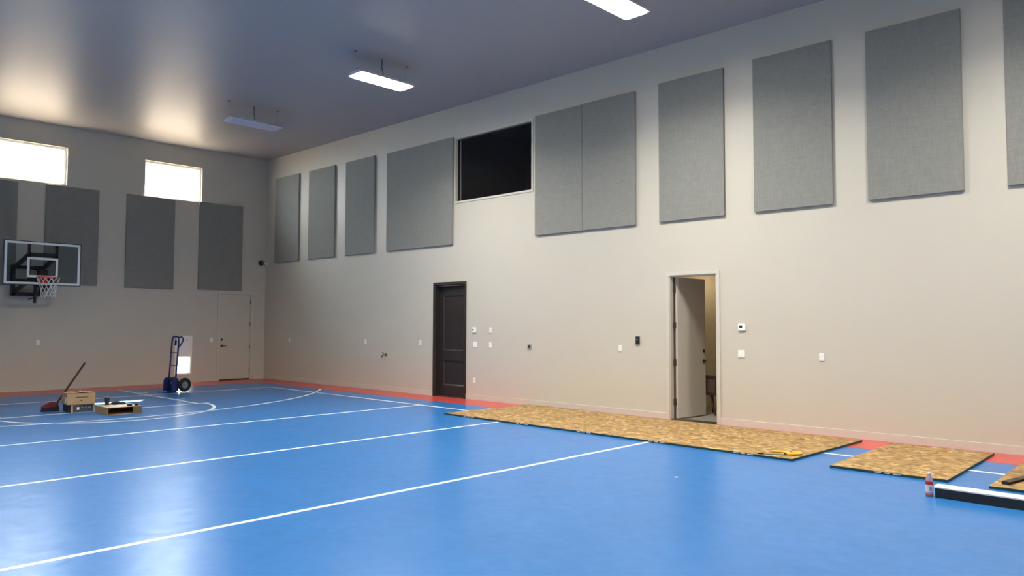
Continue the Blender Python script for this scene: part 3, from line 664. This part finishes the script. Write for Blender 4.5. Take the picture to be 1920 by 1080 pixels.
# ---------------------------------------------------------------- water bottle and long beam
wb = thing('water_bottle', 'clear plastic water bottle with red and white label at the end of the beam', 'bottle', (18.835, -3.31, 0.0))
bm = NB(); lathe(bm, [(0.018, 0.0005), (0.031, 0.003), (0.033, 0.012), (0.031, 0.05), (0.0335, 0.09), (0.0335, 0.145), (0.030, 0.165), (0.018, 0.195), (0.0125, 0.203), (0.0125, 0.212)], 24); link('body', bm, M['pet'], wb, True)
bm = NB(); lathe(bm, [(0.015, 0.212), (0.0155, 0.213), (0.0155, 0.227), (0.014, 0.229)], 20); link('cap', bm, M['white'], wb)
bm = NB(); lathe(bm, [(0.0342, 0.112), (0.0342, 0.143)], 24); link('label_band', bm, M['rlabel'], wb)['label'] = 'red upper label band'
bm = NB(); lathe(bm, [(0.0342, 0.045), (0.0342, 0.112)], 24); lb = link('label_band', bm, M['wlabel'], wb); lb['label'] = 'white lower label band'
bm = NB()
for a_ in (-58, -76):
    an = R(a_ + 10); c_, s_ = math.cos(an), math.sin(an)
    box(bm, -0.003, 0.003, -0.0006, 0.0006, 0.055, 0.10, mtx=Matrix.Translation((0.0347 * c_, 0.0347 * s_, 0)) @ Matrix.Rotation(an + math.pi / 2, 4, 'Z'))
link('label_print', bm, M['hub'], lb)
bm = NB(); lathe(bm, [(0.0336, 0.010), (0.0336, 0.021)], 24); link('base_band', bm, M['rlabel'], wb)
lbm = thing('long_beam', 'long low black beam with a glossy white top on the blue floor at the right edge', 'beam', (18.885, -3.325, 0), R(-2.0))
link('body', box(NB(), 0, 3.4, 0, 0.125, 0, 0.088, 0.004), M['black'], lbm)
bm = NB(); prism(bm, [(-0.004, 0.088), (0.129, 0.088), (0.129, 0.100), (0.118, 0.112), (0.012, 0.112), (-0.004, 0.100)], -0.004, 3.404, 'x'); link('top_cap', bm, M['shinyw'], lbm)

# ---------------------------------------------------------------- cartons and small items by the free throw line
def carton(name, label, cat, x, y, w_, d_, h, rz, z, m, group=None):
    """local frame: x back (away from the camera), y along the front"""
    root = thing(name, label, cat, (x, y, z), rz, group)
    return root
b1 = carton('printed_carton', 'dark printed cardboard box at the bottom of the stack of two', 'box', 5.62, -6.83, 0, 0, 0, R(1), 0, None)
link('body', box(NB(), -0.44, 0, 0, 0.40, 0.001, 0.15, 0.003), M['print_d'], b1)
bm = NB(); box(bm, 0.0005, 0.0015, 0.0, 0.035, 0.003, 0.148); box(bm, 0.0005, 0.0015, 0.375, 0.40, 0.003, 0.148); box(bm, 0.0005, 0.0015, 0.035, 0.375, 0.132, 0.148); link('bare_edge', bm, M['card'], b1)
bm = NB(); box(bm, 0.0016, 0.0026, 0.10, 0.14, 0.05, 0.10); link('sticker', bm, M['paper'], b1)
bm = NB()
for yy, ww in ((0.17, 0.05), (0.235, 0.03), (0.28, 0.06)): box(bm, 0.0006, 0.0014, yy, yy + ww, 0.075, 0.10)
link('print', bm, M['hub'], b1)
b2 = carton('brown_carton', 'plain brown cardboard box on top of the dark printed box', 'box', 5.63, -6.90, 0, 0, 0, R(-4), 0.151, None)
bm = NB(); t = 0.004
box(bm, -0.40, 0, 0, 0.46, 0, t); box(bm, -t, 0, 0, 0.46, t, 0.20); box(bm, -0.40, -0.40 + t, 0, 0.46, t, 0.20); box(bm, -0.40 + t, -t, 0, t, t, 0.20); box(bm, -0.40 + t, -t, 0.46 - t, 0.46, t, 0.20)
link('body', bm, M['card'], b2)
for yy, sg in ((0.0, 1), (0.46, -1)):
    bm = NB(); beam(bm, (-0.20, yy, 0.203), (-0.20, yy + sg * 0.20, 0.215), 0.39, 0.004); link('flap', bm, M['card'], b2)
bm = NB(); box(bm, 0.0004, 0.001, 0.13, 0.33, 0.118, 0.128); box(bm, 0.0004, 0.001, 0.15, 0.35, 0.130, 0.136); box(bm, 0.0004, 0.001, 0.22, 0.25, 0.06, 0.08); link('print', bm, M['ink'], b2)
bm = NB(); box(bm, -0.16, -0.04, -0.0015, -0.0004, 0.02, 0.13); link('shipping_label', bm, M['paper'], b2)
pc = link('paper_scrap', box(NB(), -0.03, 0.03, -0.025, 0.025, 0, 0.02, 0.006), M['paper']); pc.location = (5.50, -6.65, 0.371); tag(pc, 'small white crumpled scrap on the brown box', 'paper')
b3 = carton('open_flat_carton', 'low open-ended tan cardboard box lying on the floor right of the stacked boxes', 'box', 6.48, -6.49, 0, 0, 0, R(-1), 0, None)
bm = NB(); t = 0.006; D_, W_, H_ = 0.66, 0.56, 0.135
box(bm, -D_, 0, 0, W_, 0.001, t); box(bm, -D_, 0, 0, t, t, H_ - t, mi=0); box(bm, -D_, 0, W_ - t, W_, t, H_ - t); box(bm, -D_, -D_ + t, t, W_ - t, t, H_ - t)
link('body', bm, M['card'], b3)
link('top_sheet', box(NB(), -D_, 0, 0, W_, H_ - t, H_), M['card_l'], b3)
bm = NB(); beam(bm, (0.0, W_ - 0.14, 0.07), (0.10, W_ - 0.02, 0.065), 0.004, 0.12); link('end_flap', bm, M['card_in'], b3)
TZ = H_ + 0.0005
pp = link('paper_sheet', prism(NB(), [(-0.16, -0.20), (0.12, -0.18), (0.16, 0.10), (0.02, 0.20), (-0.14, 0.12)], 0, 0.004), M['paper']); pp.location = (6.25, -6.22, TZ); tag(pp, 'white paper lying on top of the low tan box', 'paper')
cu = thing('black_cup', 'black travel cup standing at the back of the low tan box', 'cup', (5.95, -6.33, TZ))
bm = NB(); lathe(bm, [(0.032, 0.0), (0.034, 0.004), (0.042, 0.13), (0.042, 0.135)], 20); link('body', bm, M['blackm'], cu, True)
bm = NB(); lathe(bm, [(0.045, 0.135), (0.045, 0.150), (0.036, 0.158)], 20); link('lid', bm, M['hub'], cu, False)
gl = thing('work_gloves', 'crumpled black work gloves beside the cup on the tan box', 'gloves', (6.00, -6.19, TZ))
for k, (dx, dy, sc_) in enumerate(((0, 0, 1), (0.05, 0.09, 0.8))):
    bm = NB(); bmesh.ops.create_icosphere(bm, subdivisions=3, radius=0.06)
    for v in bm.verts:
        n_f = 1 + 0.25 * math.sin(v.co.x * 70 + k) * math.cos(v.co.y * 60)
        v.co = Vector((v.co.x * n_f, v.co.y * 1.3 * n_f, max(0, (v.co.z + 0.045) * 0.55))) * sc_ + Vector((dx, dy, 0))
    for f_ in range(0): tube(bm, [(dx + 0.03, dy - 0.04 + f_ * 0.028, 0.018), (dx + 0.08, dy - 0.05 + f_ * 0.034, 0.016), (dx + 0.11, dy - 0.05 + f_ * 0.038, 0.012)], 0.012, 6)
    link('glove', bm, M['rubber'], gl, True)
for (x_, y_, lbl) in ((6.40, -6.10, 'larger black tape roll near the front edge of the low tan box'), (6.43, -5.99, 'smaller black tape roll at the front right corner of the low tan box')):
    rb = thing('tape_roll', lbl, 'tape', (x_, y_, TZ), 0, 'black tape rolls on the tan box'); ro_ = 0.042 if y_ < -6.05 else 0.028
    bm = NB(); tube(bm, [(ro_ * 0.72 * math.cos(k * math.pi / 10), ro_ * 0.72 * math.sin(k * math.pi / 10), 0.016) for k in range(20)], 0.0155, 8, closed=True); link('tape', bm, M['rubber'], rb, True)
    bm = NB(); lathe(bm, [(ro_ * 0.36, 0.002), (ro_ * 0.36, 0.028)], 14); link('core', bm, M['card_in'], rb)

# broom
br = thing('push_broom', 'red-headed broom with a long brown handle leaning behind the stacked boxes', 'broom', (5.02, -6.98, 0))
tp_, bt_ = Vector((0.10, 0.52, 0.88)), Vector((0.02, 0.06, 0.10))
bm = NB(); tube(bm, [bt_, tp_], 0.019, 10); link('handle', bm, M['wood_d'], br)
bm = NB(); prism(bm, [(-0.16, 0.075), (0.12, 0.075), (0.12, 0.10), (0.05, 0.17), (-0.02, 0.17), (-0.16, 0.10)], -0.03, 0.03, 'x'); hd = link('head', bm, M['maroon'], br); 
bm = NB(); prism(bm, [(-0.17, 0.0), (0.13, 0.0), (0.12, 0.074), (-0.155, 0.074)], -0.028, 0.028, 'x'); link('bristles', bm, M['bristle'], br)['kind'] = 'stuff'

# ---------------------------------------------------------------- hand truck
ht = thing('hand_truck', 'blue two-wheeled hand truck standing upright in front of the pet door', 'hand truck', (2.61, -3.785, 0), R(12.2))
# local x: axle direction (towards camera), local -y: toe plate side, +y: wheels
def lean(z): return 0.065 * z
HT = 1.30
for s in (-1, 1):
    bm = NB(); tube(bm, [(s * 0.127, lean(0.03), 0.03), (s * 0.127, lean(0.6), 0.6), (s * 0.127, lean(1.15), 1.15)], 0.020, 10); link('side_tube', bm, M['tblue'], ht, True)
bm = NB(); tube(bm, [(-0.127, lean(1.15), 1.15), (-0.122, lean(1.24), 1.24), (-0.10, lean(1.30), 1.30), (0, lean(1.32), 1.32), (0.10, lean(1.30), 1.30), (0.122, lean(1.24), 1.24), (0.127, lean(1.15), 1.15)], 0.020, 10); link('top_bow', bm, M['tblue'], ht, True)
bm = NB(); tube(bm, [(0.12, lean(1.30), 1.30), (0.12, 0.16, 1.31), (0.12, 0.20, 1.26), (0.12, 0.19, 1.20), (0.13, 0.13, 1.12), (0.127, lean(1.06) + 0.012, 1.06)], 0.019, 10); link('loop_handle', bm, M['tblue'], ht, True)
bm = NB(); tube(bm, [(0.0, lean(1.10) + 0.01, 1.10), (0.0, lean(1.20) + 0.012, 1.22)], 0.022, 10); tube(bm, [(0.0, lean(1.20) + 0.01, 1.22), (0.0, lean(1.3), 1.31)], 0.009, 8); link('grip', bm, M['rubber'], ht)
for z in (0.30, 0.62, 0.93):
    bm = NB(); tube(bm, [(-0.127, lean(z), z), (0.127, lean(z), z)], 0.011, 8); link('cross_bar', bm, M['tblue'], ht)
bm = NB(); box(bm, -0.19, 0.19, -0.22, 0.02, 0.004, 0.012, 0.002); box(bm, -0.17, 0.17, 0.0, 0.008, 0.012, 0.12); link('toe_plate', bm, M['tblue'], ht)
for s in (-1, 1):
    bm = NB(); prism(bm, [(-0.10, 0.03), (0.06, 0.03), (0.06, 0.30), (0.02, 0.34), (-0.04, 0.34), (-0.09, 0.29)], s * 0.155 - 0.022, s * 0.155 + 0.022, 'x'); link('wheel_guard', bm, M['tblue'], ht)
    x_ = s * 0.225
    bm = NB(); tube(bm, [(x_, 0.19 + 0.122 * math.cos(k * math.pi / 14), 0.168 + 0.122 * math.sin(k * math.pi / 14)) for k in range(28)], 0.045, 12, closed=True); wh = link('wheel', bm, M['rubber'], ht, True)
    bm = NB(); lathe(bm, [(0.082, -0.02), (0.082, 0.016), (0.060, 0.010), (0.030, 0.010), (0.028, 0.032), (0.012, 0.034)], 20, x_, 0.19, 0.168, 'x'); link('hub', bm, M['hub'], wh)
bm = NB(); tube(bm, [(-0.26, 0.19, 0.168), (0.26, 0.19, 0.168)], 0.010, 8); box(bm, -0.15, -0.13, 0.0, 0.20, 0.14, 0.18); box(bm, 0.13, 0.15, 0.0, 0.20, 0.14, 0.18); link('axle', bm, M['blackm'], ht)
pc = link('paper_scrap', prism(NB(), [(-0.10, -0.02), (0.0, -0.07), (0.10, 0.0), (0.04, 0.06), (-0.03, 0.03)], 0.0, 0.012), M['paper']); pc.location = (3.02, -3.69, 0.0015); tag(pc, 'pale paper scrap on the floor under the hand truck wheel', 'paper')

# ---------------------------------------------------------------- chair in the side room
ch = thing('folding_chair', 'dark brown wooden chair with leather back seen through the open door', 'chair', (14.12, 1.05, 0), R(8))
bm = NB(); box(bm, -0.14, 0.14, 0.0, 0.035, 0.66, 0.72, 0.004); box(bm, -0.14, -0.10, 0.0, 0.035, 0.36, 0.66, 0.004); box(bm, 0.08, 0.12, 0.0, 0.035, 0.36, 0.66, 0.004); box(bm, -0.10, 0.08, 0.0, 0.035, 0.36, 0.41, 0.004); link('back_frame', bm, M['wood_d'], ch)
link('back_pad', box(NB(), -0.10, 0.08, 0.010, 0.028, 0.41, 0.66, 0.004), M['leather'], ch)
bm = NB(); prism(bm, [(0.035, 0.36), (0.35, 0.38), (0.35, 0.44), (0.035, 0.64)], 0.10, 0.17, 'x'); link('side_frame', bm, M['wood_d'], ch)
link('seat', box(NB(), -0.12, 0.12, 0.04, 0.36, 0.37, 0.41, 0.006), M['leather'], ch)
for (x_, y_, xb, yb) in ((-0.02, 0.02, 0.09, -0.02), (0.13, 0.03, 0.22, 0.02), (-0.10, 0.34, -0.12, 0.42), (0.13, 0.34, 0.18, 0.42)):
    bm = NB(); tube(bm, [(x_, y_, 0.38), (xb, yb, 0.012)], 0.017, 8); link('leg', bm, M['wood_d'], ch)

pc = link('paper_scrap', prism(NB(), [(-0.02, -0.015), (0.02, -0.01), (0.012, 0.02), (-0.01, 0.015)], 0.0, 0.006), M['paper']); pc.location = (16.62, -4.23, 0.001); tag(pc, 'tiny white scrap alone on the open blue floor', 'paper')
